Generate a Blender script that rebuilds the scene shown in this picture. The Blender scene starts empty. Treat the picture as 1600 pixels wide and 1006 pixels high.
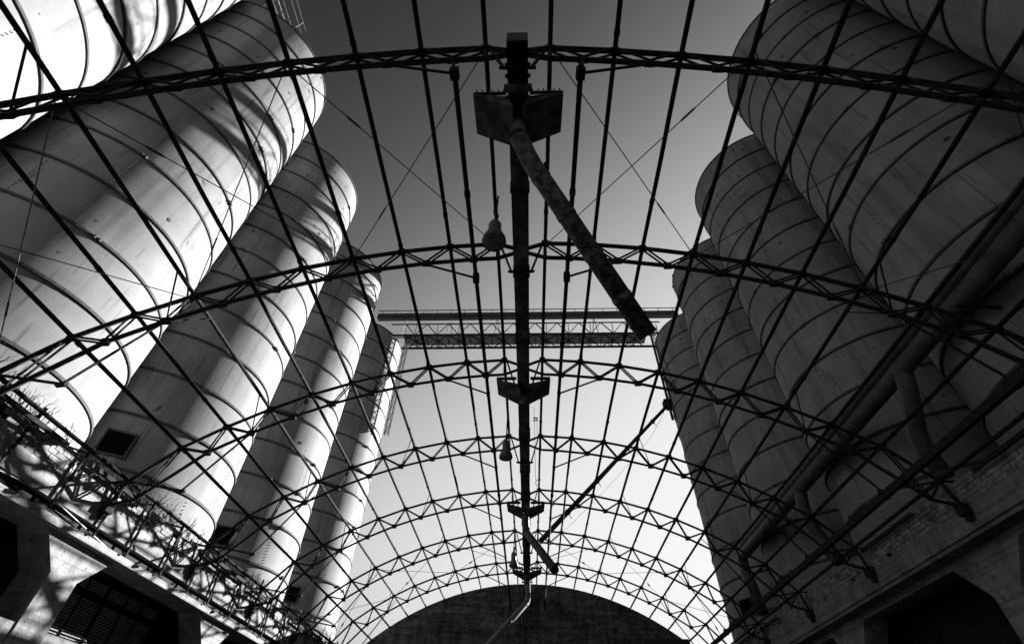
import bpy, math, random
from mathutils import Vector, Matrix
random.seed(7)
sc = bpy.context.scene
COL = sc.collection
# ---------------------------------------------------------------- camera (eye at the origin, 1.6 m above the floor)
GZ = -1.6
cd = bpy.data.cameras.new('camera'); cam = bpy.data.objects.new('camera', cd); COL.objects.link(cam)
def unit(v): return Vector(v).normalized()
_y = unit((30, -749, 752.2)); _z = unit((15, 756, 752.2))      # world Y and Z seen from the camera (right, up, forward)
_x = Vector((_z.y*_y.z-_z.z*_y.y, _z.z*_y.x-_z.x*_y.z, _z.x*_y.y-_z.y*_y.x)) ; _x.normalize()
if _x.x < 0: _x = -_x
_y = (_y - _y.dot(_z)*_z).normalized()
cam.matrix_world = Matrix(((_x.x, _x.y, -_x.z, 0), (_y.x, _y.y, -_y.z, 0), (_z.x, _z.y, -_z.z, 0), (0, 0, 0, 1)))
cd.sensor_width = 36; cd.lens = 36*752.2/1600; cd.clip_start = .05; cd.clip_end = 3000
sc.camera = cam
# ---------------------------------------------------------------- sky and sun
EXPOSURE = 2.5
SUN_AZ, SUN_EL = 37.0, 21.0                                    # azimuth from +Y towards +X
w = bpy.data.worlds.new('World'); sc.world = w; w.use_nodes = True
nt = w.node_tree; nt.nodes.clear()
sky = nt.nodes.new('ShaderNodeTexSky'); sky.sky_type = 'NISHITA'; sky.sun_disc = False
sky.sun_elevation = math.radians(SUN_EL); sky.sun_rotation = math.radians(SUN_AZ)
sky.air_density = 2.0; sky.dust_density = .2; sky.ozone_density = 1.0
sep = nt.nodes.new('ShaderNodeSeparateColor')                  # black and white film: one channel of the sky, with the film's contrast
comb = nt.nodes.new('ShaderNodeCombineColor'); bg = nt.nodes.new('ShaderNodeBackground'); bg.inputs['Strength'].default_value = .05
wo = nt.nodes.new('ShaderNodeOutputWorld')
nt.links.new(sky.outputs[0], sep.inputs[0])
pw = nt.nodes.new('ShaderNodeMath'); pw.operation = 'POWER'; pw.inputs[1].default_value = 5.3; nt.links.new(sep.outputs[2], pw.inputs[0])
gn = nt.nodes.new('ShaderNodeMath'); gn.operation = 'MULTIPLY'; gn.inputs[1].default_value = 5.4e-4; nt.links.new(pw.outputs[0], gn.inputs[0])
g1 = nt.nodes.new('ShaderNodeMath'); g1.operation = 'ADD'; g1.inputs[1].default_value = 1; nt.links.new(gn.outputs[0], g1.inputs[0])
dv = nt.nodes.new('ShaderNodeMath'); dv.operation = 'DIVIDE'; nt.links.new(gn.outputs[0], dv.inputs[0]); nt.links.new(g1.outputs[0], dv.inputs[1])   # the film's toe and shoulder
cl = nt.nodes.new('ShaderNodeMath'); cl.operation = 'MULTIPLY'; cl.inputs[1].default_value = 20/2**EXPOSURE; nt.links.new(dv.outputs[0], cl.inputs[0])
for k in range(3): nt.links.new(cl.outputs[0], comb.inputs[k])
nt.links.new(comb.outputs[0], bg.inputs['Color']); nt.links.new(bg.outputs[0], wo.inputs['Surface'])
sd = bpy.data.lights.new('sun', 'SUN'); sd.energy = 5; sd.angle = math.radians(.5); sd.color = (1, 1, 1)
sun = bpy.data.objects.new('sun', sd); COL.objects.link(sun)
ca, sa, ce, se = math.cos(math.radians(SUN_AZ)), math.sin(math.radians(SUN_AZ)), math.cos(math.radians(SUN_EL)), math.sin(math.radians(SUN_EL))
TOSUN = Vector((sa*ce, ca*ce, se))
sun.rotation_euler = TOSUN.to_track_quat('Z', 'Y').to_euler(); sun.location = TOSUN*80
sc.view_settings.view_transform = 'Standard'; sc.view_settings.look = 'None'
sc.view_settings.exposure = EXPOSURE; sc.view_settings.gamma = 1; sc.view_settings.use_curve_mapping = False

# ---------------------------------------------------------------- materials
def mat(name, c0, c1, scale=2.0, rough=.8, streak=None, stretch=(1, 1, 1), bump=.0, bscale=30, metallic=0, mid=(.35, .65), spots=None, extra=()):
    m = bpy.data.materials.new(name); m.use_nodes = True; t = m.node_tree; b = t.nodes['Principled BSDF']
    N = t.nodes.new; L = t.links.new
    tc = N('ShaderNodeTexCoord'); mp = N('ShaderNodeMapping'); mp.inputs['Scale'].default_value = stretch
    geo = N('ShaderNodeNewGeometry'); L(geo.outputs['Position'], mp.inputs['Vector'])
    n = N('ShaderNodeTexNoise'); n.inputs['Scale'].default_value = scale; n.inputs['Detail'].default_value = 8; n.inputs['Roughness'].default_value = .65
    L(mp.outputs[0], n.inputs['Vector'])
    r = N('ShaderNodeValToRGB'); r.color_ramp.elements[0].position = mid[0]; r.color_ramp.elements[1].position = mid[1]
    r.color_ramp.elements[0].color = (c0, c0, c0, 1); r.color_ramp.elements[1].color = (c1, c1, c1, 1)
    L(n.outputs['Fac'], r.inputs[0]); out = r.outputs[0]
    def layer(src, sc3, nscale, lo, hi, dark, detail=6):
        mp2 = N('ShaderNodeMapping'); mp2.inputs['Scale'].default_value = sc3; L(geo.outputs['Position'], mp2.inputs['Vector'])
        n2 = N('ShaderNodeTexNoise'); n2.inputs['Scale'].default_value = nscale; n2.inputs['Detail'].default_value = detail
        L(mp2.outputs[0], n2.inputs['Vector'])
        r2 = N('ShaderNodeValToRGB'); r2.color_ramp.elements[0].position = lo; r2.color_ramp.elements[1].position = hi
        r2.color_ramp.elements[0].color = (1, 1, 1, 1); r2.color_ramp.elements[1].color = (dark, dark, dark, 1)
        L(n2.outputs['Fac'], r2.inputs[0])
        mx = N('ShaderNodeMixRGB'); mx.blend_type = 'MULTIPLY'; mx.inputs[0].default_value = 1
        L(src, mx.inputs[1]); L(r2.outputs[0], mx.inputs[2]); return mx.outputs[0]
    if streak: out = layer(out, (1.6, 1.6, .07), 1.6, *streak)
    if spots: out = layer(out, (1, 1, .8), *spots)
    for ex in extra: out = layer(out, *ex)
    L(out, b.inputs['Base Color']); b.inputs['Roughness'].default_value = rough; b.inputs['Metallic'].default_value = metallic
    b.inputs['Specular IOR Level'].default_value = .25
    if bump:
        n3 = N('ShaderNodeTexNoise'); n3.inputs['Scale'].default_value = bscale; n3.inputs['Detail'].default_value = 6
        L(geo.outputs['Position'], n3.inputs['Vector'])
        bp = N('ShaderNodeBump'); bp.inputs['Strength'].default_value = bump; bp.inputs['Distance'].default_value = .03
        L(n3.outputs['Fac'], bp.inputs['Height']); L(bp.outputs[0], b.inputs['Normal'])
    return m
M_SILO = mat('silo_paint', .12, .165, .6, .75, streak=(.5, .75, .64), spots=(2.6, .70, .74, .3), bump=.12, bscale=1.2, extra=[((5, 5, .35), 1.0, .6, .72, .5), ((.25, .25, .5), 1.0, .4, .65, .8)])
M_HOOP = mat('hoop_steel', .02, .04, 4, .8)
M_STEEL = mat('rusted_frame_steel', .010, .026, 9, .9, bump=.3, bscale=40); M_STEEL.node_tree.nodes['Principled BSDF'].inputs['Specular IOR Level'].default_value = .08
M_RUST = mat('peeling_painted_steel', .02, .10, 3.2, .7, mid=(.42, .62), bump=.35, bscale=25)
M_PIPE = mat('blotched_pipe_paint', .02, .12, 7, .6, mid=(.44, .66), bump=.3, bscale=20)
M_DUCT = mat('grey_duct_steel', .022, .048, 2, .6, bump=.15)
M_CONC = mat('board_marked_concrete', .13, .21, 1.6, .9, streak=(.45, .75, .6), bump=.5, bscale=14, extra=[((.25, .25, 9), 1.0, .52, .6, .72), ((1, 1, 1), 5, .58, .7, .55)])
M_BLOCK = mat('weathered_block', .08, .26, 2.2, .95, bump=.7, bscale=20)
M_BRICKWALL = mat('dark_rendered_brick', .035, .11, 1.4, .95, streak=(.45, .7, .5), spots=(3.5, .55, .62, .5), bump=.6, bscale=12, extra=[((.4, .4, 5), 1.0, .5, .58, .6), ((2.2, 2.2, 5), 1.2, .5, .62, .65)])
M_DARK = mat('near_black_matte', .01, .02, 2, .95)  # even near-black base for channel, brick core, vent frames, hood and back wall
M_FLOOR = mat('dusty_floor', .05, .09, .5, .95, bump=.3, bscale=6)
M_SOIL = mat('dry_ground', .06, .11, .08, .95)
M_SLAT = mat('louvre_slat', .2, .35, 3, .7)
M_GALV = mat('galvanised_lattice', .06, .14, 5, .5)
M_LAMP = mat('lamp_enamel', .05, .1, 6, .5)
M_GLASS = mat('lamp_glass', .07, .10, 4, .25)
M_WEED = mat('dry_stalk', .04, .09, 5, .9)
M_BARK = mat('bark', .05, .09, 5, .95)
M_FLOORP = mat('chequer_floor', .08, .14, 3, .8)
M_WIRE = mat('wire_steel', .02, .04, 8, .6)

# ---------------------------------------------------------------- mesh helpers
def mesh(name, v, f, smooth=False):
    me = bpy.data.meshes.new(name); me.from_pydata([tuple(p) for p in v], [], f); me.update()
    if smooth:
        for p in me.polygons: p.use_smooth = True
    return me
class MB:
    def __init__(s): s.v = []; s.f = []
    def box(s, a, b):
        n = len(s.v); x0, y0, z0 = a; x1, y1, z1 = b
        s.v += [(x0,y0,z0),(x1,y0,z0),(x1,y1,z0),(x0,y1,z0),(x0,y0,z1),(x1,y0,z1),(x1,y1,z1),(x0,y1,z1)]
        s.f += [tuple(n+i for i in q) for q in ((0,3,2,1),(4,5,6,7),(0,1,5,4),(1,2,6,5),(2,3,7,6),(3,0,4,7))]; return s
    def tube(s, pts, r, n=8, caps=True, r2=None):
        pts = [Vector(p) for p in pts]; base = len(s.v); m = len(pts)
        t0 = (pts[1]-pts[0]).normalized(); up = Vector((0, 0, 1)) if abs(t0.z) < .95 else Vector((0, 1, 0))
        u = t0.cross(up).normalized()
        for i, p in enumerate(pts):
            if i == 0: t = pts[1]-pts[0]
            elif i == m-1: t = pts[-1]-pts[-2]
            else: t = (pts[i+1]-p).normalized()+(p-pts[i-1]).normalized()
            t.normalize(); u = (u - u.dot(t)*t).normalized(); vv = t.cross(u)
            k = 1.0
            if 0 < i < m-1:
                c = (p-pts[i-1]).normalized().dot((pts[i+1]-p).normalized()); k = 1/max(.6, math.sqrt((1+c)/2))
            rr = (r if r2 is None else r+(r2-r)*i/(m-1))
            for j in range(n):
                a = 2*math.pi*(j+.5)/n; s.v.append(tuple(p+(u*math.cos(a)+vv*math.sin(a))*rr*(1+(k-1)*.5)))
        for i in range(m-1):
            for j in range(n):
                a = base+i*n+j; b = base+i*n+(j+1) % n; s.f.append((a, b, b+n, a+n))
        if caps: s.f.append(tuple(base+j for j in reversed(range(n)))); s.f.append(tuple(base+(m-1)*n+j for j in range(n)))
        return s
    def lathe(s, prof, n=32, c=(0, 0, 0), close=False):
        base = len(s.v); m = len(prof)
        for r, z in prof:
            for j in range(n):
                a = 2*math.pi*j/n; s.v.append((c[0]+r*math.cos(a), c[1]+r*math.sin(a), c[2]+z))
        rng = m if close else m-1
        for i in range(rng):
            for j in range(n):
                i2 = (i+1) % m; a = base+i*n+j; b = base+i*n+(j+1) % n; s.f.append((a, b, base+i2*n+(j+1) % n, base+i2*n+j))
        return s
    def prism(s, poly, x0, x1):                                 # poly in (y, z), extruded along x
        n = len(poly); b = len(s.v)
        s.v += [(x0, y, z) for y, z in poly]+[(x1, y, z) for y, z in poly]
        s.f += [tuple(b+i for i in range(n)), tuple(b+n+i for i in reversed(range(n)))]
        for i in range(n): s.f.append((b+i, b+n+i, b+n+(i+1) % n, b+(i+1) % n))
        return s
    def done(s, name, m, root=None, smooth=False, kind=None):
        return obj(name, mesh(name, s.v, s.f, smooth), m, root, kind)
def link(o, root=None):
    COL.objects.link(o)
    if root is not None: o.parent = root
    return o
def org(o):                                                     # world origin of a (translated only) parent chain
    p = Vector((0, 0, 0))
    while o is not None: p += o.location; o = o.parent
    return p
def obj(name, me, m, root=None, kind=None, loc=None):
    if m is not None and not me.materials: me.materials.append(m)
    o = bpy.data.objects.new(name, me); link(o, root)
    if root is not None: o.location = (Vector(loc) if loc else Vector((0, 0, 0)))-org(root)
    elif loc: o.location = loc
    if kind: o['kind'] = kind
    return o
def thing(name, label, cat, loc=(0, 0, 0), group=None):
    o = bpy.data.objects.new(name, None); o.empty_display_size = .3; COL.objects.link(o); o.location = loc
    o['label'] = label; o['category'] = cat
    if group: o['group'] = group
    return o
def tag(o, label, cat, group=None):
    o['label'] = label; o['category'] = cat
    if group: o['group'] = group
    return o
_unit = {}
def bar(name, a, b, r, m, root, n=6, flat=None):                # straight bar sharing one unit mesh per material
    key = (m.name, n, flat is not None)
    if key not in _unit:
        mb = MB()
        if flat is not None: mb.box((-1, -1, 0), (1, 1, 1))
        else: mb.tube([(0, 0, 0), (0, 0, 1)], 1, n)
        _unit[key] = mesh('bar', mb.v, mb.f, smooth=False); _unit[key].materials.append(m)
    o = bpy.data.objects.new(name, _unit[key]); link(o, root)
    a = Vector(a); b = Vector(b); d = b-a
    o.location = a-(org(root) if root is not None else Vector((0, 0, 0)))
    o.rotation_mode = 'QUATERNION'; o.rotation_quaternion = d.to_track_quat('Z', 'Y')
    o.scale = (r, flat if flat is not None else r, d.length)
    return o

XC = -.12                                                       # centre line of the hall
# ---------------------------------------------------------------- ground and floor
g = MB(); g.box((-900, -900, GZ-1), (900, 900, GZ)); o = g.done('ground', M_SOIL); o['kind'] = 'structure'
g = MB(); g.box((-12.3, -14, GZ), (12.1, 38.2, GZ+.06)); o = g.done('floor', M_FLOOR); o['kind'] = 'structure'

# ---------------------------------------------------------------- side structures
SIDE = {-1: 'left', 1: 'right'}
def X(s, x): return XC+s*x
def bx(mb, s, x0, x1, y0, y1, z0, z1):
    a, b = sorted((X(s, x0), X(s, x1))); return mb.box((a, y0, z0), (b, y1, z1))
YA, YB = -6.0, 38.25
block_me = []
for i in range(6):
    mb = MB(); rnd = random.Random(i); j = lambda: rnd.uniform(-.007, .007)
    hx, hy, hz = .07, .124, .054
    mb.box((-hx, -hy, -hz), (hx, hy, hz)); mb.v = [(x+j(), y+j(), z+j()*.5) for x, y, z in mb.v]
    me = mesh('brick', mb.v, mb.f); me.materials.append(M_BLOCK); block_me.append(me)
for s in (-1, 1):
    side = SIDE[s]; light = 'sunlit' if s < 0 else 'shaded'
    t = thing('parapet_wall', f'{light} concrete beam and block parapet under the {side} row of silos', 'wall', (X(s, 12.1), 15, 5.24))
    mb = MB(); bx(mb, s, 11.86, 12.5, YA, YB, 5.24, 5.80); mb.done('edge_beam', M_CONC, t)
    mb = MB(); bx(mb, s, 11.95, 12.3, YA, YB, 5.803, 6.36); mb.done('mortar_core', M_DARK, t)
    # five courses of bricks, pieces proud and uneven, some fallen out of the top course
    n = 0; rnd = random.Random(50+s); far = MB()
    y0_ = 9.0
    for q in range(int((YB-.2-YA)/.272)):
        for c in range(5):
            y = YA+q*.272+(.136 if c % 2 else 0)
            if rnd.random() < (.35 if s < 0 else .15)*(c == 4)+.02: continue
            px, pz = X(s, 11.945+rnd.uniform(-.012, .016)), 5.868+c*.123
            if y > y0_ and n < 290:
                o = bpy.data.objects.new('brick', block_me[rnd.randrange(6)]); link(o, t); n += 1
                o.location = Vector((px, y, pz))-t.location
                o.rotation_euler = (0, 0, rnd.uniform(-.03, .03)+(math.pi if rnd.random() < .5 else 0))
            elif y < y0_-.3 or y > 24: far.box((px-.07, y-.124, pz-.054), (px+.07, y+.124, pz+.054))
    far.done('bricks', M_BLOCK, t, kind='stuff')
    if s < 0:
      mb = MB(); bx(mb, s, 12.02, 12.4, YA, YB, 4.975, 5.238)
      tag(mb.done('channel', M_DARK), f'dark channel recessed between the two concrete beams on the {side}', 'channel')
    mb = MB(); bx(mb, s, 11.88 if s < 0 else 11.93, 12.9, YA, YB, 4.80 if s < 0 else 5.13, 4.972 if s < 0 else 5.237)
    if s > 0: bx(mb, s, 12.45, 12.9, YA, YB, 4.93, 5.128)
    tag(mb.done('ledger_beam', M_CONC), f'{light} concrete ledger beam carried by the flared columns, {side} side of the hall', 'beam')
    mb = MB(); bx(mb, s, 12.32, 27, YA, YB, 5.80, 6.2); bx(mb, s, 12.9, 27, YA, YB, 5.3, 5.795)
    tag(mb.done('silo_deck', M_CONC), f'concrete deck carrying the {side} row of silos', 'deck')
    # haunched columns
    for k in range(-1, 4):
        yc = (13.37 if s < 0 else 14.0)+7.93*k; xf, zh = (12.1, 4.796) if s < 0 else (12.4, 4.926)
        prof = [(yc-.5, GZ), (yc+.5, GZ), (yc+.49, 4.0), (yc+1.33, zh), (yc-1.33, zh), (yc-.49, 4.0)]
        mb = MB(); mb.prism(prof, *sorted((X(s, xf), X(s, xf+.85)))); 
        where = ['nearest', 'second', 'third', 'fourth', 'farthest'][k+1]
        tag(mb.done('haunched_column', M_CONC), f'{light} concrete column with flared head, {where} of its row under the {side} deck', 'column', f'columns under the {side} deck')
        # low wall to next column
        mb = MB(); bx(mb, s, 12.14, 12.4, yc+.5, yc+7.93-.5, GZ, 2.87)
        tag(mb.done('low_wall', M_CONC), f'low {light} infill wall beyond the {where} column on the {side}', 'wall', f'low walls on the {side}')
        # louvred vents set back in the dark
        for (z0, z1, wname) in (((3.3, 4.42, 'tall lower'), (4.6, 4.9, 'narrow upper')) if s < 0 else ()):
            for q, (ya, yb) in enumerate(((yc+1.15, yc+4.0), (yc+4.15, yc+6.9))):
                v = thing('louvre_vent', f'{wname} louvred vent in the dark bay past the {where} {side} column, {["near","far"][q]} half', 'vent', (X(s, 14), (ya+yb)/2, z0), f'louvred vents on the {side}')
                f = MB(); bx(f, s, 13.96, 14.1, ya, yb, z0-.05, z0); bx(f, s, 13.96, 14.1, ya, yb, z1, z1+.05); bx(f, s, 13.96, 14.1, ya-.05, ya, z0, z1); bx(f, s, 13.96, 14.1, yb, yb+.05, z0, z1)
                f.done('frame', M_DARK, v)
                f = MB(); z = z0+.03
                while z < z1-.03:
                    b = len(f.v); xa, xb = X(s, 13.98), X(s, 14.06)
                    f.box((min(xa, xb), ya, z), (max(xa, xb), yb, z+.03)); z += .078
                f.done('slats', M_SLAT, v, kind='stuff')
                for yy in (1, 2):
                    bar('mullion', (X(s, 13.95), ya+(yb-ya)*yy/3, z0), (X(s, 13.95), ya+(yb-ya)*yy/3, z1), .03, M_DARK, v, n=4)
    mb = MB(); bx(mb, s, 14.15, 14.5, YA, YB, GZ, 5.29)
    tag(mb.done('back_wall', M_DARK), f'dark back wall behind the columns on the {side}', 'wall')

# ---------------------------------------------------------------- far end wall with curved top
RT, TH = 17.9, .0745
ZC = 11.06-RT
mb = MB(); pts = []
Rw = 18.0; zc = 11.2-Rw
for i in range(-40, 41):
    a = i/40*.71; pts.append((XC+Rw*math.sin(a), zc+Rw*math.cos(a)))
poly = [(XC-12.0, GZ)]+pts+[(XC+12.0, GZ)]
n = len(poly); mb.v = [(x, 38.27, z) for x, z in poly]+[(x, 38.62, z) for x, z in poly]
mb.f = [tuple(range(n)), tuple(reversed(range(n, 2*n)))]+[(i, i+n, (i+1) % n+n, (i+1) % n) for i in range(n)]
ew = thing('end_wall', 'dark arched gable wall closing the far end of the hall', 'wall', (XC, 38.4, GZ))
mb.done('wall', M_BRICKWALL, ew)
mb = MB(); mb.tube([(x, 38.45, z+.03) for x, z in pts], .05, 5); mb.done('coping', M_STEEL, ew)
for xx in (-.55, -.3, -.1): bar('conduit', (XC+xx, 38.2, GZ+.05), (XC+xx, 38.2, 11.1), .03, M_STEEL, ew)
mb = MB(); mb.box((7.4, 37.9, 7.2), (11.0, 38.26, 7.32)); mb.v += []; mb.prism([(37.9, 7.33), (38.26, 7.33), (38.26, 7.9)], 7.7, 10.7)
mb.done('hood', M_DARK, ew)

# ---------------------------------------------------------------- silos
SR, SX = 3.95, 16.35
SYS = {-1: (2.02, 9.96, 17.87, 26.15, 35.1), 1: (1.88, 9.81, 17.95, 25.87, 33.8)}
ZTS = {-1: 31.7, 1: 31.2}
ZB = 6.21
HZ = {s_: [7.87+(ZTS[s_]-7.87)/12*i for i in range(13)] for s_ in (-1, 1)}
NS = 96
def band(r0, r1, z0, z1):
    mb = MB(); mb.lathe([(r0, z0), (r0, z1), (r1, z1), (r1, z0)], NS, close=True); return mb
course_me = {}
hoop_mb = MB(); hoop_mb.lathe([(SR-.02, -.046), (SR+.052, -.046), (SR+.052, .046), (SR-.02, .046)], NS, close=True)
hoop_me = mesh('hoop', hoop_mb.v, hoop_mb.f); hoop_me.materials.append(M_HOOP)
def course_mesh(i, dr):
    key = (round(i, 2), dr)
    if key not in course_me:
        mb = MB(); r = SR+dr; mb.lathe([(r, 0), (r, i)], NS)
        me = mesh('shell_course', mb.v, mb.f, smooth=True); me.materials.append(M_SILO); course_me[key] = me
    return course_me[key]
ORD = ['nearest', 'second', 'third', 'fourth', 'farthest']
def silo(s, k):
    cx, cy = X(s, SX), SYS[s][k]; hz = HZ[s]; ZT = ZTS[s]
    lab = (f'{ORD[k]} silo of the left row, its flank lit white by the sun' if s < 0 else f'{ORD[k]} silo of the right row, hooped steel cylinder in full shade')
    t = thing('grain_silo', lab, 'silo', (cx, cy, ZB), f'silos of the {SIDE[s]} row')
    rnd = random.Random(100+k*2+s)
    zs = [ZB]+hz
    for i in range(len(zs)-1):
        o = obj('shell_course', course_mesh(round(zs[i+1]-zs[i], 3), (0, -.012)[i % 2]), M_SILO, t, loc=(cx, cy, zs[i]))
        o.rotation_euler.z = rnd.uniform(0, 6)
    for z in hz:
        o = obj('hoop', hoop_me, M_HOOP, t, loc=(cx, cy, z)); o.rotation_euler.z = rnd.uniform(0, 6)
    mb = MB(); mb.lathe([(SR+.02, ZT), (SR+.02, ZT+.06), (.5, ZT+1.0), (.02, ZT+1.05)], NS); mb.v = [(x+cx, y+cy, z) for x, y, z in mb.v]
    mb.done('roof', M_SILO, t, smooth=False)
    # rivet rows: a staggered vertical seam in every course, seen side only
    mb = MB(); lg = MB()
    for i in range(len(zs)-1):
        for q in range(3):
            a = rnd.uniform(math.pi*.9, math.pi*1.9) if s > 0 else rnd.uniform(-math.pi*.9, math.pi*.1)
            z = zs[i]+.18
            while z < zs[i+1]-.15 and q < 2:
                x, y = cx+(SR+.012)*math.cos(a), cy+(SR+.012)*math.sin(a); e = .013
                mb.box((x-e, y-e, z-e), (x+e, y+e, z+e)); z += .14
        for q in range(2):                                     # hoop clamps and small patches
            a = rnd.uniform(math.pi*.8, math.pi*2.0) if s > 0 else rnd.uniform(-math.pi, math.pi*.2)
            for da in (0, .035):
                x, y = cx+(SR+.08)*math.cos(a+da), cy+(SR+.08)*math.sin(a+da); z = zs[i+1]
                lg.box((x-.03, y-.03, z-.08), (x+.03, y+.03, z+.05))
    mb.done('rivets', M_HOOP, t, kind='stuff'); lg.done('hoop_clamps', M_HOOP, t, kind='stuff')
    # small dark patch plates welded on the shell
    for q in range(14):
        a = rnd.uniform(math.pi*.95, math.pi*1.75) if s > 0 else rnd.uniform(-math.pi*.75, math.pi*.05)
        i = rnd.choice((3, 6, 8, 9, 10, 10, 11, 11)); z = hz[i]+rnd.uniform(.5, 1.7)
        n_ = Vector((math.cos(a), math.sin(a), 0)); tt = Vector((-n_.y, n_.x, 0)); c = Vector((cx, cy, z))+n_*(SR-.02)
        mb = MB(); w_, h_ = rnd.uniform(.05, .13), rnd.uniform(.04, .10); k2 = 7; vs = []
        ring = [(w_*math.cos(6.283*j/k2)*rnd.uniform(.7, 1.2), h_*math.sin(6.283*j/k2)*rnd.uniform(.7, 1.2)) for j in range(k2)]
        for d in (0, .035): vs += [tuple(c+tt*u+n_*d+Vector((0, 0, v))) for u, v in ring]
        mb.v = vs; mb.f = [tuple(range(k2)), tuple(reversed(range(k2, 2*k2)))]+[(j, (j+1) % k2, (j+1) % k2+k2, j+k2) for j in range(k2)]
        mb.done('patch_plate', M_HOOP, t)
    # discharge hatch low on the flank
    if (s < 0 and k < 2) or (s > 0 and k < 4): return t
    a = math.radians(-58) if s < 0 else math.radians(-153)
    n_ = Vector((math.cos(a), math.sin(a), 0)); tt = Vector((-n_.y, n_.x, 0)); c = Vector((cx, cy, 8.66 if s < 0 else 8.2))+n_*(SR-.03)
    def plate(name, hw, z0, z1, d0, d1, m, root, off=0):
        mb = MB(); vs = []
        for z in (z0, z1):
            for (u, d) in ((-hw, d0), (hw, d0), (hw, d1), (-hw, d1)): vs.append(tuple(c+tt*(u+off)+n_*d+Vector((0, 0, z))))
        mb.v = vs; mb.f = [(0,3,2,1),(4,5,6,7),(0,1,5,4),(1,2,6,5),(2,3,7,6),(3,0,4,7)]
        return mb.done(name, m, root)
    h = plate('hatch', .42, -.40, .40, 0, .045, M_DARK, t)
    h.data.materials.clear(); h.data.materials.append(M_VOID)  # unlit depth of the opening painted as a flat near-black plate
    plate('hatch_frame', .48, .40, .46, -.05, .12, M_HOOP, h); plate('hatch_frame', .48, -.46, -.40, -.05, .12, M_HOOP, h)
    plate('hatch_frame', .03, -.40, .40, -.05, .1, M_HOOP, h, .45); plate('hatch_frame', .03, -.40, .40, -.05, .1, M_HOOP, h, -.45)
    return t
M_VOID = mat('void_black', .003, .004, 2, 1); M_VOID.node_tree.nodes['Principled BSDF'].inputs['Specular IOR Level'].default_value = 0
for s in (-1, 1):
    for k in range(5): silo(s, k)
# pale walkway running over the roofs of the left row
t = thing('roof_walkway', 'pale open walkway over the silo roofs at the upper left', 'walkway', (-14.4, 3, 32.6))
bar('stringer', (-14.45, -3, 33.2), (-14.45, 8.0, 33.2), .06, M_GALV, t, n=4)
bar('stringer', (-14.75, -3, 33.2), (-14.75, 8.0, 33.2), .035, M_GALV, t, n=4)
for xx, zz in ((-14.15, 33.25), (-13.85, 33.7), (-13.75, 34.25)): bar('handrail', (xx, -3, zz), (xx, 8.2, zz), .022, M_GALV, t, n=4)
for i in range(8):
    y = -2.4+i*1.45; bar('bracket', (-14.75, y, 33.17), (-13.85, y, 33.17), .03, M_GALV, t, n=4); bar('baluster', (-13.85, y, 33.17), (-13.75, y, 34.25), .022, M_GALV, t, n=4)
    bar('strut', (-14.45, y, 33.2), (-15.2, y+.2, 32.05), .04, M_GALV, t, n=4)

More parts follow.
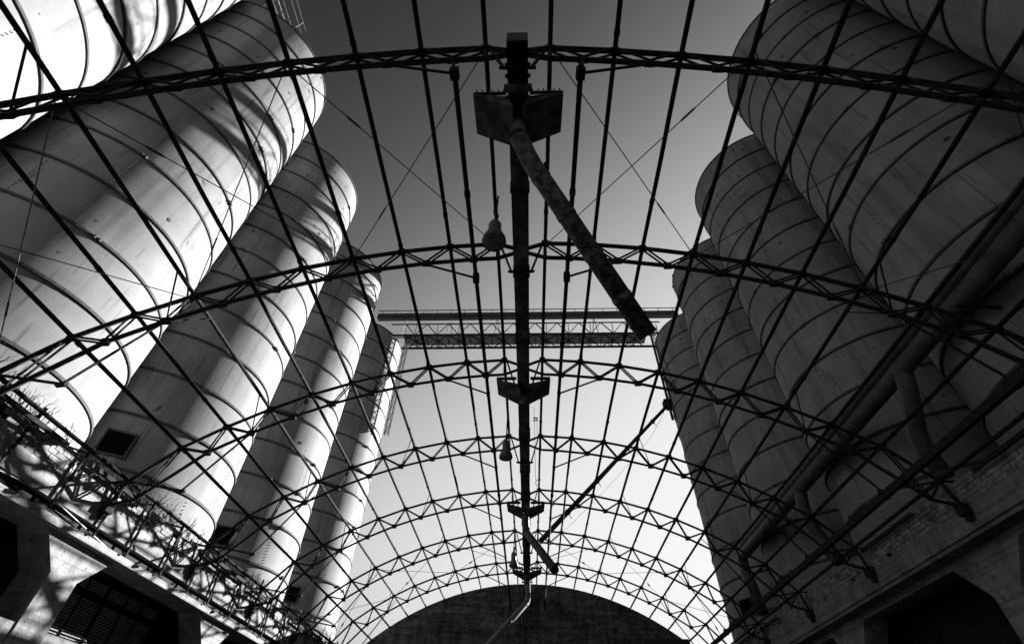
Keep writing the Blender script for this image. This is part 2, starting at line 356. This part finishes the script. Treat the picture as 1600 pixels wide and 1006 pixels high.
# ---------------------------------------------------------------- roof arches
YARCH = [3.06, 8.0, 13.0, 18.0, 23.0, 28.1, 33.2]
def top(i, s): a = (i+.5)*TH; return Vector((XC+s*RT*math.sin(a), 0, ZC+RT*math.cos(a)))
RB = RT-.65
def bot(i, s): a = (i+1)*TH; return Vector((XC+s*RB*math.sin(a), 0, ZC+RB*math.cos(a)))
AORD = ['nearest arch, seen almost overhead', 'second arch from the camera', 'third arch from the camera', 'fourth arch, just past the far bridge', 'fifth arch from the camera', 'sixth arch from the camera', 'farthest arch before the gable wall']
for ai, Y in enumerate(YARCH):
    t = thing('truss_arch', f'dark steel lattice roof arch: {AORD[ai]}', 'roof arch', (XC, Y, 5.7), 'roof arches over the hall')
    yv = Vector((0, Y, 0)); cr = .06 if ai < 2 else .054
    for s in (-1, 1):
        hingeT = Vector((XC+s*.12, Y, 10.80)); hingeB = Vector((XC+s*.12, Y, 10.64))
        T = [top(i, s)+yv for i in range(9)]; N9 = Vector((XC+s*11.62, Y, 6.50)); T.append(N9)
        B = [Vector((XC+s*.66, Y, ZC+RB*math.cos(.04)))]+[bot(i, s)+yv for i in range(9)]
        B[-1] = Vector((XC+s*11.08, Y, 5.98)); foot = Vector((XC+s*11.78, Y, 5.78))
        mb = MB(); mb.tube([hingeT]+T+[foot], cr, 6); mb.done('top_chord', M_STEEL, t)
        mb = MB(); mb.tube([hingeB]+B+[foot], cr*.95, 6); mb.done('bottom_chord', M_STEEL, t)
        def web(a, b):
            d = .055
            for e in (-d, d):
                bar('web_bar', a+Vector((0, e, 0)), b+Vector((0, e, 0)), .019, M_STEEL, t, flat=.019)
        for i in range(9): web(T[i], B[i+1]); web(B[i+1], T[i+1])
        bar('web_bar', T[0], B[0], .035, M_STEEL, t)
        # gusset at each node
        for p in T[:9]+B[1:9]:
            mb = MB(); mb.box((p.x-.10, Y-.05, p.z-.085), (p.x+.10, Y+.05, p.z+.085)); mb.done('gusset', M_STEEL, t)
        mb = MB(); mb.box((foot.x-.14, Y-.14, foot.z-.22), (foot.x+.14, Y+.14, foot.z+.06)); mb.box((foot.x-.07, Y-.07, 5.4), (foot.x+.08, Y+.07, foot.z-.22)); mb.done('shoe', M_STEEL, t)
        # V hanger for the conveyor
        a = T[0]+Vector((-s*.1, 0, -.1)); b = Vector((XC+s*.26, Y, 9.83)); bar('hanger', a, b, .035, M_STEEL, t, n=4)
        bar('hanger_foot', b+Vector((s*.09, 0, 0)), b+Vector((-s*.09, 0, 0)), .035, M_STEEL, t, n=4)
        # strut and box carrying the inner rail
        rp = Vector((XC+s*1.17, Y, 9.58))
        bar('rail_strut', B[2]+Vector((0, 0, -.05)), rp, .03, M_STEEL, t, n=4)
        bar('rail_hanger', B[1], rp, .045, M_STEEL, t, n=4)
        k_ = .8 if ai < 2 else .55; mb = MB(); mb.box((rp.x-.1*k_, Y-.12*k_, rp.z-.13*k_), (rp.x+.1*k_, Y+.12*k_, rp.z+.13*k_)); mb.done('rail_clamp', M_STEEL, t)
        # low bracket near the foot
        bp = Vector((XC+s*9.88, Y, 6.22))
        bar('bracket_tie', N9, bp, .035, M_STEEL, t, n=4); bar('bracket_strut', B[7]+Vector((0, 0, 0)), bp, .03, M_STEEL, t, n=4)
        bar('bracket_plate', bp+Vector((-.1, 0, -.03)), bp+Vector((.1, 0, 0)), .06, M_STEEL, t, n=4)
        bar('anchor_strut', N9, Vector((XC+s*12.0, Y, 6.5)), .035, M_STEEL, t, n=4)
        # knee braces to the purlins
        for i in (6,):
            q = T[i]+Vector((0, -.85, .05)); bar('knee_brace', q, B[i+1], .022, M_STEEL, t, n=4)
            if ai > 0: q = T[i]+Vector((0, .85, .05)); bar('knee_brace', q, B[i+1], .018, M_STEEL, t, n=4)
        if ai >= 2:
            q = T[3]+Vector((0, -.8, .05)); bar('knee_brace', q, B[4], .016, M_STEEL, t, n=4)
    if ai == 0:                                                 # the nearest arch stands a little askew: its right half runs away from the camera
        bpy.context.view_layer.update(); q = Matrix.Rotation(math.radians(2.4), 4, 'Z')
        for o in t.children:
            p = o.matrix_basis.translation+(Vector((0, 0, 0)) if o.data.users > 1 else Vector((sum(v.co.x for v in o.data.vertices)/len(o.data.vertices), 0, 0)))
            if p.x > .05: o.matrix_basis = q @ o.matrix_basis
    bar('hanger_strap', (XC-.3, Y, 9.80), (XC+.3, Y, 9.80), .03, M_STEEL, t, n=4)
# purlins
PORD = ['next to the conveyor', 'second out from the conveyor', 'third out from the conveyor', 'fourth out from the conveyor', 'fifth out from the conveyor', 'sixth out', 'seventh out', 'eighth out, above the eaves', 'ninth out, close to the eaves', 'lowest, along the parapet']
for s in (-1, 1):
    for i in range(10):
        p = top(i, s) if i < 9 else Vector((XC+s*11.62, 0, 6.50)); r = .053
        n_ = Vector((p.x-XC, 0, p.z-ZC)).normalized()*.075
        p = p+n_
        t = thing('purlin', f'long dark roof tube on the {SIDE[s]}, {PORD[i]}', 'roof tube', (p.x, -2, p.z), f'roof tubes on the {SIDE[s]} slope')
        mb = MB(); rnd = random.Random(i*2+s)
        ys = [-2.0]+[y+.001 for y in YARCH]+[38.25]
        pts = []
        for a, b in zip(ys[:-1], ys[1:]):
            pts.append((p.x, a, p.z)); pts.append((p.x+rnd.uniform(-.012, .012), (a+b)/2, p.z-rnd.uniform(.0, .02)))
        pts.append((p.x, ys[-1], p.z)); mb.tube(pts, r, 8); mb.done('tube', M_STEEL, t, smooth=True)
        off = rnd.uniform(0, 2)
        y = 1.5+off
        while y < 36:
            bar('coupling', (p.x, y, p.z-.01), (p.x, y+.12, p.z-.01), r+.011, M_STEEL, t, n=8); y += 5.0
# inner rails
for s in (-1, 1):
    t = thing('inner_rail', f'thin rail hung under the arches, {SIDE[s]} of the conveyor', 'rail', (XC+s*1.17, 3, 9.58))
    bar('rail_tube', (XC+s*1.17, 2.95, 9.58), (XC+s*1.17, 38.2, 9.58), .055, M_STEEL, t, n=8)
    for y in (5.5, 10.5, 15.6, 20.4, 25.6): bar('coupling', (XC+s*1.17, y, 9.58), (XC+s*1.17, y+.14, 9.58), .072, M_STEEL, t, n=8)
# low beam on the right, carried by the brackets
t = thing('low_beam', 'straight dark beam on brackets along the right eaves', 'beam', (XC+9.9, -2, 6.1))
mb = MB(); mb.box((XC+9.82, -2, 6.0), (XC+9.96, 38.2, 6.17)); mb.done('beam', M_STEEL, t)
for Y in YARCH: mb = MB(); mb.box((XC+9.805, Y-.08, 5.985), (XC+9.975, Y+.08, 6.185)); mb.done('splice_plate', M_STEEL, t)
# wire cross bracing with turnbuckles
def wire(a, b, label, tb=.3):
    t = thing('bracing_wire', label, 'wire', a, 'bracing wires under the roof tubes')
    a = Vector(a); b = Vector(b); bar('wire', a, b, .012, M_WIRE, t, n=5)
    c = a.lerp(b, tb); d = (b-a).normalized()
    mb = MB(); mb.tube([c-d*.18, c-d*.1, c+d*.1, c+d*.18], .022, 5); u = d.cross(Vector((0, 1, 0))).normalized()*.035
    mb.tube([c-d*.15, c-d*.12+u, c+d*.12+u, c+d*.15], .012, 4); mb.tube([c-d*.15, c-d*.12-u, c+d*.12-u, c+d*.15], .012, 4)
    mb.done('turnbuckle', M_WIRE, t)
BAY = {0: 'between the two nearest arches', 5: 'between the two farthest arches'}
for a0 in (0, 5):
    for s in (-1, 1):
        for (i, j) in ((0, 3), (3, 6), (6, 9)):
            P = lambda q, Y: (top(q, s) if q < 9 else Vector((XC+s*11.6, 0, 6.5)))+Vector((0, Y, -.1))
            w_ = ['beside the conveyor', 'on the mid slope', 'by the eaves'][i//3]
            wire(P(i, YARCH[a0]), P(j, YARCH[a0+1]), f'thin bracing wire {w_}, {SIDE[s]} slope {BAY[a0]}, falling outward', .72)
            wire(P(j, YARCH[a0]), P(i, YARCH[a0+1]), f'thin bracing wire {w_}, {SIDE[s]} slope {BAY[a0]}, rising inward', .25)

# ---------------------------------------------------------------- ridge conveyor
t = thing('ridge_conveyor', 'long boxed conveyor trough hung under the ridge of the roof', 'conveyor', (XC, 2.4, 9.85))
ys = [3.3, 5.7, 8.2, 10.8, 13.5, 16.2, 18.9, 21.6, 24.4, 27.2, 30.0, 33.0, 38.2]
for a, b in zip(ys[:-1], ys[1:]):
    mb = MB(); mb.box((XC-.2, a, 9.86), (XC+.2, b-.012, 10.3)); mb.done('trough_section', M_RUST, t)
for y in ys[1:-1]:
    mb = MB(); mb.box((XC-.225, y-.03, 9.835), (XC+.225, y+.02, 10.32)); mb.done('flange', M_STEEL, t)
mb = MB(); mb.box((XC-.2, 2.655, 9.84), (XC+.2, 3.28, 10.34)); mb.done('drive_head', M_VOID, t)
mb = MB(); mb.box((XC-.195, 2.61, 9.86), (XC+.195, 2.65, 10.36)); mb.done('end_plate', M_DUCT, t)
for s in (-1, 1):
    for j in range(5):
        y = 2.85+j*.2; bar('lug', (XC+s*.19, y, 9.95), (XC+s*.245, y, 9.95), .04, M_STEEL, t)
bar('roller', (XC-.27, 3.42, 9.80), (XC+.27, 3.42, 9.80), .075, M_RUST, t, n=10)
# hoppers straddling the trough
HORD = ['nearest, large overhead', 'second, above the third arch', 'third, small, with a spout below', 'farthest, just before the gable wall']
for hi, y0 in enumerate((3.58, 12.75, 22.2, 31.2)):
    h = thing('hopper', f'rusty winged hopper under the conveyor: {HORD[hi]}', 'hopper', (XC, y0, 9.6), 'hoppers under the conveyor')
    zt, zs_, zb, w, d, ln = 9.98, 9.93, 9.6, .885, .78, .9
    for s in (-1, 1):
        def plate4(name, pts, th=.03):
            P = [Vector((XC+s*p[0], y0+p[1], p[2])) for p in pts]
            nrm = (P[1]-P[0]).cross(P[2]-P[0]).normalized()*th*.5
            mb = MB(); k = len(P); mb.v = [tuple(p-nrm) for p in P]+[tuple(p+nrm) for p in P]
            mb.f = [tuple(reversed(range(k))), tuple(range(k, 2*k))]+[(i, (i+1) % k, (i+1) % k+k, i+k) for i in range(k)]
            return mb.done(name, M_RUST, h)
        plate4('sloping_plate', [(.21 if s > 0 else .2, 0, zt-.02 if False else 9.80), (w, 0, zt), (w-.02, d, zt-.03), (.1, ln, zb), (.1, .12, zb)])
        plate4('side_plate', [(w, .01, zt), (w-.02, d, zt-.03), (w-.02, d, zt+.12), (w, .01, zt+.12)])
        plate4('end_wing', [(.235, .02, zt), (w-.015, .02, zt), (w-.015, .02, zt+.12), (.235, .02, zt+.12)])
    for s in (-1, 1):
        q = [Vector((XC+s*.235, y0, zt+.02)), Vector((XC+s*(w-.01), y0, zt+.02)), Vector((XC+s*(w-.02), y0+d, zt-.02)), Vector((XC+s*.1, y0+ln, zb-.005))]
        for a_, b_ in zip(q[:-1], q[1:]): bar('edge_angle', a_, b_, .022, M_STEEL, h, n=4)
        for j_ in range(6): p_ = q[0].lerp(q[1], (j_+.5)/6)+Vector((0, -.02, .05)); bar('bolt', p_, p_+Vector((0, -.03, 0)), .016, M_STEEL, h, n=6)
    mb = MB(); mb.tube([(XC, y0+.55, 9.72), (XC, y0+.58, 9.34)], .17, 14); mb.done('outlet', M_RUST, h, smooth=False)
# spouts
def bend(pts, r=.3, n=5):
    out = [Vector(pts[0])]
    for i in range(1, len(pts)-1):
        p = Vector(pts[i]); a = (Vector(pts[i-1])-p); b = (Vector(pts[i+1])-p); ra = min(r, a.length*.45, b.length*.45)
        A = p+a.normalized()*ra; B = p+b.normalized()*ra
        for k in range(n+1):
            u = k/n; out.append(A*(1-u)**2+p*2*u*(1-u)+B*u*u)
    out.append(Vector(pts[-1])); return out
def hollow(name, pts, r, m, root, n=18):
    mb = MB(); mb.tube(pts, r, n, caps=False); a = len(mb.v); mb.tube(pts, r*.9, n, caps=False)
    nf = len(mb.f)//2
    mb.f = mb.f[:nf]+[tuple(reversed(f)) for f in mb.f[nf:]]
    e = a-n
    for j in range(n): mb.f.append((e+j, e+(j+1) % n, 2*a-n+(j+1) % n, 2*a-n+j))
    return mb.done(name, m, root, smooth=True)
def collar(root, a, b, u, r, m=None):
    a = Vector(a); b = Vector(b); d = (b-a).normalized(); p = a.lerp(b, u); bar('collar', p-d*.05, p+d*.05, r, m or M_STEEL, root, n=14)
t = thing('grain_spout', 'thick blotched pipe hanging from the nearest hopper, its open end cut off', 'pipe', (0, 4.1, 9.4))
A, Bq, Cq = (XC+.0, 4.18, 9.35), (XC+.22, 4.5, 8.95), (2.17, 6.35, 5.95)
hollow('pipe', bend([A, Bq, Cq], .3), .183, M_PIPE, t, 20)
for u in (.1, .33, .56, .8): collar(t, Bq, Cq, u, .197, M_PIPE)
mb = MB(); p = Vector(Bq).lerp(Vector(Cq), .05); mb.box((p.x+.17, p.y-.06, p.z-.02), (p.x+.27, p.y+.06, p.z+.16)); mb.done('lug', M_STEEL, t)
mb = MB(); P0 = Vector(Bq).lerp(Vector(Cq), .34); mb.tube(bend([P0+Vector((.15, 0, 0)), (XC+.9, 5.9, 8.6), (XC+1.17, 5.5, 9.55)], .6, 6), .014, 5); mb.done('cable', M_WIRE, t)
t = thing('grain_spout', 'short grey spout angled down from the third hopper, open mouth towards the camera', 'pipe', (0, 22.7, 9.3))
A, Bq, Cq = (XC, 22.8, 9.45), (XC+.02, 22.4, 8.75), (.98, 19.5, 6.2)
hollow('pipe', bend([A, Bq, Cq], .25), .165, M_DUCT, t, 18); 
for u in (.03, .35, .7): collar(t, Bq, Cq, u, .178)
t = thing('grain_spout', 'long pale pipe slanting down to the left before the gable wall', 'pipe', (0, 33, 9.3))
A, Bq, Cq, Dq = (XC+.02, 32.3, 9.6), (XC+.05, 32.6, 8.6), (-2.0, 29.4, 5.86), (-6.5, 22.5, GZ+.3)
Dq = tuple(Vector(Bq)+(Vector(Cq)-Vector(Bq))*2.2)
hollow('pipe', bend([A, Bq, Dq], .35), .17, M_FLOORP, t, 16)
for u in (.04, .25, .6): collar(t, Bq, Dq, u, .19, M_DUCT)
t = thing('transfer_chute', 'thin dark chute running from the right elevator mast down to the ridge', 'chute', (.5, 31, 11.3))
A, Bq = Vector((.55, 31, 11.35)), Vector((12.0, 34.7, 24.2))
mb = MB(); mb.tube([A, Bq], .16, 10); mb.done('pipe', M_STEEL, t, smooth=True)
mb = MB(); mb.box((11.75, 34.4, 24.0), (12.45, 35.1, 24.75)); mb.done('head_box', M_STEEL, t)
for u in (.18, .38, .62, .85): 
    collar(t, A, Bq, u, .2); p = A.lerp(Bq, u); bar('lug', p, p+Vector((.25, 0, -.42)), .025, M_STEEL, t)
mb = MB(); mb.tube([A+Vector((.8, 0, .0))]+[A.lerp(Bq, u)+Vector((.2, 0, -.5-.5*math.sin(u*3.1))) for u in (.2, .4, .6, .8)]+[Bq], .012, 4); mb.done('cable', M_WIRE, t)

# lamps
def lamp(x, y, z, dia, label, tilt=.0):
    t = thing('bell_lamp', label, 'lamp', (x, y, z), 'bell lamps on the left of the conveyor')
    k = dia/.5; mb = MB()
    prof = [(.243, 0), (.25, .02), (.24, .10), (.2, .22), (.145, .32), (.14, .36), (.135, .62), (.11, .68), (.03, .69)]
    mb.lathe([(r*k, h*k) for r, h in prof], 28, (x, y, z)); mb.done('lamp_shade', M_LAMP, t, smooth=True)
    mb = MB(); mb.lathe([(.001, -.035), (.12, -.03), (.2, -.01), (.24, .012)], 28, (0, 0, 0)); mb.v = [(x+a*k, y+b*k, z+c*k) for a, b, c in mb.v]; mb.done('lamp_glass', M_GLASS, t, smooth=True)
    mb = MB(); mb.box((x-.13*k, y-.07, z+.38*k), (x+.02, y+.07, z+.56*k)); mb.done('ballast_box', M_LAMP, t)
    mb = MB(); mb.tube([(x-.1*k, y, z+.6*k), (x-.1*k, y, z+.72*k), (x, y, z+.72*k)], .014, 5); mb.done('loop', M_STEEL, t)
    bar('stem', (x, y, z+.6*k), (x+.03, y, 11.0), .022, M_STEEL, t); bar('swivel', (x, y, z+.7*k), (x+.03, y, z+1.0*k), .05, M_STEEL, t)
lamp(-.72, 6.47, 9.0, .56, 'large bell lamp, nearest of three, glass face seen from below')
lamp(-.80, 15.9, 8.85, .5, 'middle one of three bell lamps, between the third and fourth arches')
lamp(-.80, 27.0, 8.75, .5, 'farthest small bell lamp beside the farthest hopper')
t = thing('chain_hoist', 'thin hanging chain with small pulley right of the conveyor', 'chain', (.22, 13.6, 9.7))
bar('chain', (.24, 14.3, 9.95), (.24, 14.3, 7.2), .009, M_WIRE, t, n=4); bar('chain', (.33, 14.3, 9.5), (.33, 14.3, 8.6), .008, M_WIRE, t, n=4)
for z in (9.5, 9.4): bar('pulley', (.2, 14.3, z), (.37, 14.3, z), .025, M_STEEL, t)
mb = MB(); mb.tube([(.24+.06+.06*math.cos(a*.63), 14.3, 7.2-.1+.1*math.sin(a*.63)) for a in range(11)], .012, 4); mb.done('hook', M_WIRE, t)

# ---------------------------------------------------------------- ducts along the right silos
t = thing('dust_duct', 'ribbed light upper duct of the pair along the right silos', 'duct', (11.9, -2, 10.3))
mb = MB(); mb.tube([(11.72, -2, 10.32), (11.72, 27.9, 10.15)], .235, 20); mb.done('duct', M_DUCT, t, smooth=True)
y = -1.5
while y < 27.5: bar('rib', (11.72, y, 10.32-.17*(y+2)/30), (11.72, y+.03, 10.32-.17*(y+2)/30), .25, M_DUCT, t, n=20); y += .45
t = thing('dust_duct', 'dark lower duct of the pair with three elbows dropping between the right silos', 'duct', (11.9, -2, 9.8))
mb = MB(); pts = bend([(11.75, -2, 9.80), (11.72, 28.4, 9.72), (11.78, 27.9, 6.9)], .5, 6); mb.tube(pts, .27, 20); mb.done('duct', M_STEEL2 if 'M_STEEL2' in globals() else M_DUCT, t, smooth=True)
for (ya, yb) in ((12.05, 13.2), (20.15, 19.9)):
    mb = MB(); P = bend([(11.72, ya, 9.7), (11.66, ya+.25, 8.95), (11.8, (ya+yb)/2+.55, 7.9), (11.98, yb+.1, 6.75)], .45, 6); mb.tube(P, .25, 18); mb.done('elbow', M_DUCT, t, smooth=True)
    e1, e2, e3 = (11.66, ya+.25, 8.95), (11.8, (ya+yb)/2+.55, 7.9), (11.98, yb+.1, 6.75)
    for a, b, u in ((e1, e2, .4), (e1, e2, .65), (e2, e3, .9)): collar(t, a, b, u, .265, M_DUCT)
for Y in (9.0, 16.5, 24.0):
    b_ = bar('saddle', (12.4, Y, 9.3), (11.3, Y, 9.42), .05, M_STEEL, t, n=4)

# ---------------------------------------------------------------- high bridge between the two rows
g = thing('conveyor_gallery', 'solid boxed conveyor gallery crossing high between the silo tops', 'gallery', (0, 34.8, 35))
mb = MB(); mb.box((-15.5, 34.7, 35.4), (15.5, 35.25, 36.0)); mb.done('casing', M_DUCT, g)
bar('top_rail', (-15.5, 34.65, 36.33), (15.5, 34.65, 36.33), .05, M_STEEL, g)
for i in range(22): bar('rail_post', (-15+i*1.43, 34.66, 35.95), (-15+i*1.43, 34.66, 36.33), .03, M_STEEL, g)
bar('lower_edge', (-15.5, 34.66, 35.42), (15.5, 34.66, 35.42), .05, M_STEEL, g)
for xx in (-12.6, -8.0, -3.2, 6.6, 11.5):
    bar('prop', (xx, 34.7, 33), (xx+.25, 34.9, 35.4), .04, M_GALV, g); bar('prop', (xx+.5, 34.7, 33), (xx+.25, 34.9, 35.4), .04, M_GALV, g)
t = thing('truss_bridge', 'openwork steel truss footbridge just under the gallery', 'bridge', (0, 35.5, 32.5))
x0, x1, n = -12.3, 11.9, 22
F0, F1, K0, K1 = (34.8, 32.92), (34.8, 34.45), (36.75, 32.92), (36.75, 34.45)
for nm, (yy, zz), r in (('chord', F0, .09), ('chord', F1, .055), ('chord', K0, .1), ('chord', K1, .05)): bar(nm, (x0-1.5, yy, zz), (x1+1.5, yy, zz), r*1.25, M_STEEL, t, n=4)
mb = MB(); mb.box((x0, 34.95, 32.98), (x1, 36.4, 33.02)); mb.done('walkway_floor', M_FLOORP, t)
for i in range(n):
    a = x0+(x1-x0)*i/n; b = x0+(x1-x0)*(i+1)/n
    lo, hi = (a, b) if i % 2 else (b, a)
    for (yy, r) in ((34.8, .055), (36.75, .045)):
        bar('diagonal', (lo, yy, 32.92), (hi, yy, 34.45), r, M_STEEL, t, n=4)
        if i % 2: bar('post', (a, yy, 32.92), (a, yy, 34.45), r*.8, M_STEEL, t, n=4)
    if i % 2 == 0:
        c = x0+(x1-x0)*(i+2)/n
        bar('floor_brace', (a, 34.8, 32.9), (c, 36.75, 32.9), .05, M_STEEL, t, n=4); bar('floor_brace', (c, 34.8, 32.87), (a, 36.75, 32.87), .05, M_STEEL, t, n=4)
    bar('floor_joist', (a, 34.8, 32.92), (a, 36.75, 32.92), .045, M_STEEL, t, n=4)
# lattice masts
def mast(cx, cy, z0, z1, label, w=.42, tube=False, lean=0):
    t = thing('lattice_mast', label, 'mast', (cx, cy, z0))
    C = [(cx-w/2, cy-w/2), (cx+w/2, cy-w/2), (cx+w/2, cy+w/2), (cx-w/2, cy+w/2)]
    for (a, b) in C: bar('leg', (a, b, z0), (a, b, z1), .035, M_STEEL, t, n=4)
    z = z0; k = 0
    while z < z1-.5:
        for q in range(4):
            a, b = C[q], C[(q+1) % 4]
            if k % 2: a, b = b, a
            bar('lacing', (*a, z), (*b, z+.6), .02, M_STEEL, t, n=4)
        z += .6; k += 1
    if tube: bar('riser_pipe', (cx-.5, cy-.1, z0), (cx-.5, cy-.1, z1), .11, M_STEEL, t, n=10)
    return t
mast(-11.8, 34.8, 21.5, 33.0, 'narrow lattice mast beside the farthest left silo', w=.3)
mast(12.5, 34.3, 22.5, 33.5, 'lattice mast with riser pipe beside the farthest right silo', tube=True)

# ---------------------------------------------------------------- left ledge clutter
t = thing('hanging_conduit', 'bent white conduit sagging across the lit ledge beam on the left', 'conduit', (-12, 10, 5))
mb = MB(); mb.tube([(-12.02, 8.3, 5.05), (-12.0, 11.2, 5.28), (-12.02, 12.6, 5.12), (-12.05, 13.9, 4.98)], .02, 6); mb.done('pipe', M_GALV, t)
for s in (-1,):
    AN = ['nearest', 'second', 'third', 'fourth', 'fifth', 'sixth', 'farthest']
    for ia, Y, rel in [(ia, y+d, rel) for ia, y in enumerate(YARCH) for d, rel in ((-1.6, 'a stride before'), (0.12, 'right beside'), (1.6, 'a stride beyond'))]:
        if Y < 5: continue
        rnd = random.Random(int(Y*10))
        t = thing('eaves_post', f'rusty eaves post on the left parapet {rel} the {AN[ia]} arch foot', 'post', (X(s, 11.75), Y, 5.1), 'eaves posts on the left parapet')
        a = Vector((X(s, 11.78), Y, 5.0)); b = Vector((X(s, 11.78), Y+.02, 6.75+rnd.uniform(-.15, .2)))
        bar('post', a, b, .04, M_STEEL, t, n=4)
        bar('arm', (X(s, 11.78), Y, 6.5), (X(s, 12.35), Y+rnd.uniform(-.3, .3), 6.62), .03, M_STEEL, t, n=4)
        bar('brace', (X(s, 11.78), Y, 5.7), (X(s, 11.8), Y+.75, 6.35), .022, M_STEEL, t, n=4)
# gutter remains, both sides
for s in (-1, 1):
    t = thing('broken_gutter', f'broken steel gutter angle along the {SIDE[s]} parapet top', 'gutter', (X(s, 11.8), 5, 6.35))
    rnd = random.Random(3+s); y = 4
    while y < 37:
        L = rnd.uniform(1.2, 3.5); dz = rnd.uniform(-.05, .05); gap = rnd.uniform(.1, 1.4)
        mb = MB(); mb.box((X(s, 11.74)-.06, y, 6.28+dz), (X(s, 11.74)+.06, y+L, 6.31+dz)); mb.box((X(s, 11.69)-.012, y, 6.25+dz), (X(s, 11.69)+.012, y+L, 6.36+dz))
        if rnd.random() < .4: mb.done('gutter_length', M_STEEL, t)
        y += L+gap
# weeds: dry stalks along the left ledge
mb = MB(); rnd = random.Random(11)
def stalk(p, d, L, r, depth):
    q = p+d*L; mb.tube([p, p.lerp(q, .5)+Vector((rnd.uniform(-.03, .03), rnd.uniform(-.03, .03), .01)), q], r, 3, caps=False)
    if depth > 0:
        for _ in range(rnd.randint(2, 4)):
            e = (d+Vector((rnd.uniform(-.7, .7), rnd.uniform(-.9, .9), rnd.uniform(-.2, .5)))).normalized()
            stalk(p.lerp(q, rnd.uniform(.3, .95)), e, L*rnd.uniform(.35, .6), r*.65, depth-1)
for _ in range(620):
    y = rnd.uniform(5, 37); cl = .5+.5*math.sin(y*1.3)*math.sin(y*.47+1)
    if rnd.random() > .25+cl: continue
    p = Vector((X(-1, 11.9+rnd.uniform(-.05, .25)), y, 6.2+rnd.uniform(0, .15)))
    stalk(p, Vector((rnd.uniform(-.2, .5), rnd.uniform(-.5, .5), 1)).normalized(), rnd.uniform(.18, .6)*(.6+cl), .009, 1)
o = mb.done('dry_weeds', M_WEED); o['kind'] = 'stuff'; o['label'] = 'dry weeds sprouting along the sunlit left parapet'; o['category'] = 'weeds'

# ---------------------------------------------------------------- tall bare trees beyond the right row (their shade falls on the left wall)
def tree(x, y, h, seed, label):
    rnd = random.Random(seed); t = thing('bare_tree', label, 'tree', (x, y, GZ))
    tr = MB(); cr = MB()
    def br(mb, p, d, L, r, depth):
        pts = [p]; dd = d.copy()
        for i in range(4):
            dd = (dd+Vector((rnd.uniform(-.16, .16), rnd.uniform(-.16, .16), rnd.uniform(-.03, .12)))).normalized(); pts.append(pts[-1]+dd*L/4)
        mb.tube(pts, r, 5 if depth > 1 else 3, r2=r*.55, caps=False)
        if depth > 0:
            for _ in range(4 if depth > 1 else 3):
                k = rnd.randint(1, 4); e = (dd+Vector((rnd.uniform(-1, 1), rnd.uniform(-1, 1), rnd.uniform(-.3, .7)))).normalized()
                br(cr, pts[k], e, L*rnd.uniform(.4, .65), r*.45, depth-1)
    br(tr, Vector((x, y, GZ)), Vector((0, 0, 1)), h*.75, h*.008, 4)
    tr.done('trunk', M_BARK, t); cr.done('crown', M_BARK, t)
tree(49, 84, 38, 5, 'tall bare tree behind the farthest right silo')
tree(57, 94, 40, 9, 'bare tree standing outermost beyond the right silos')
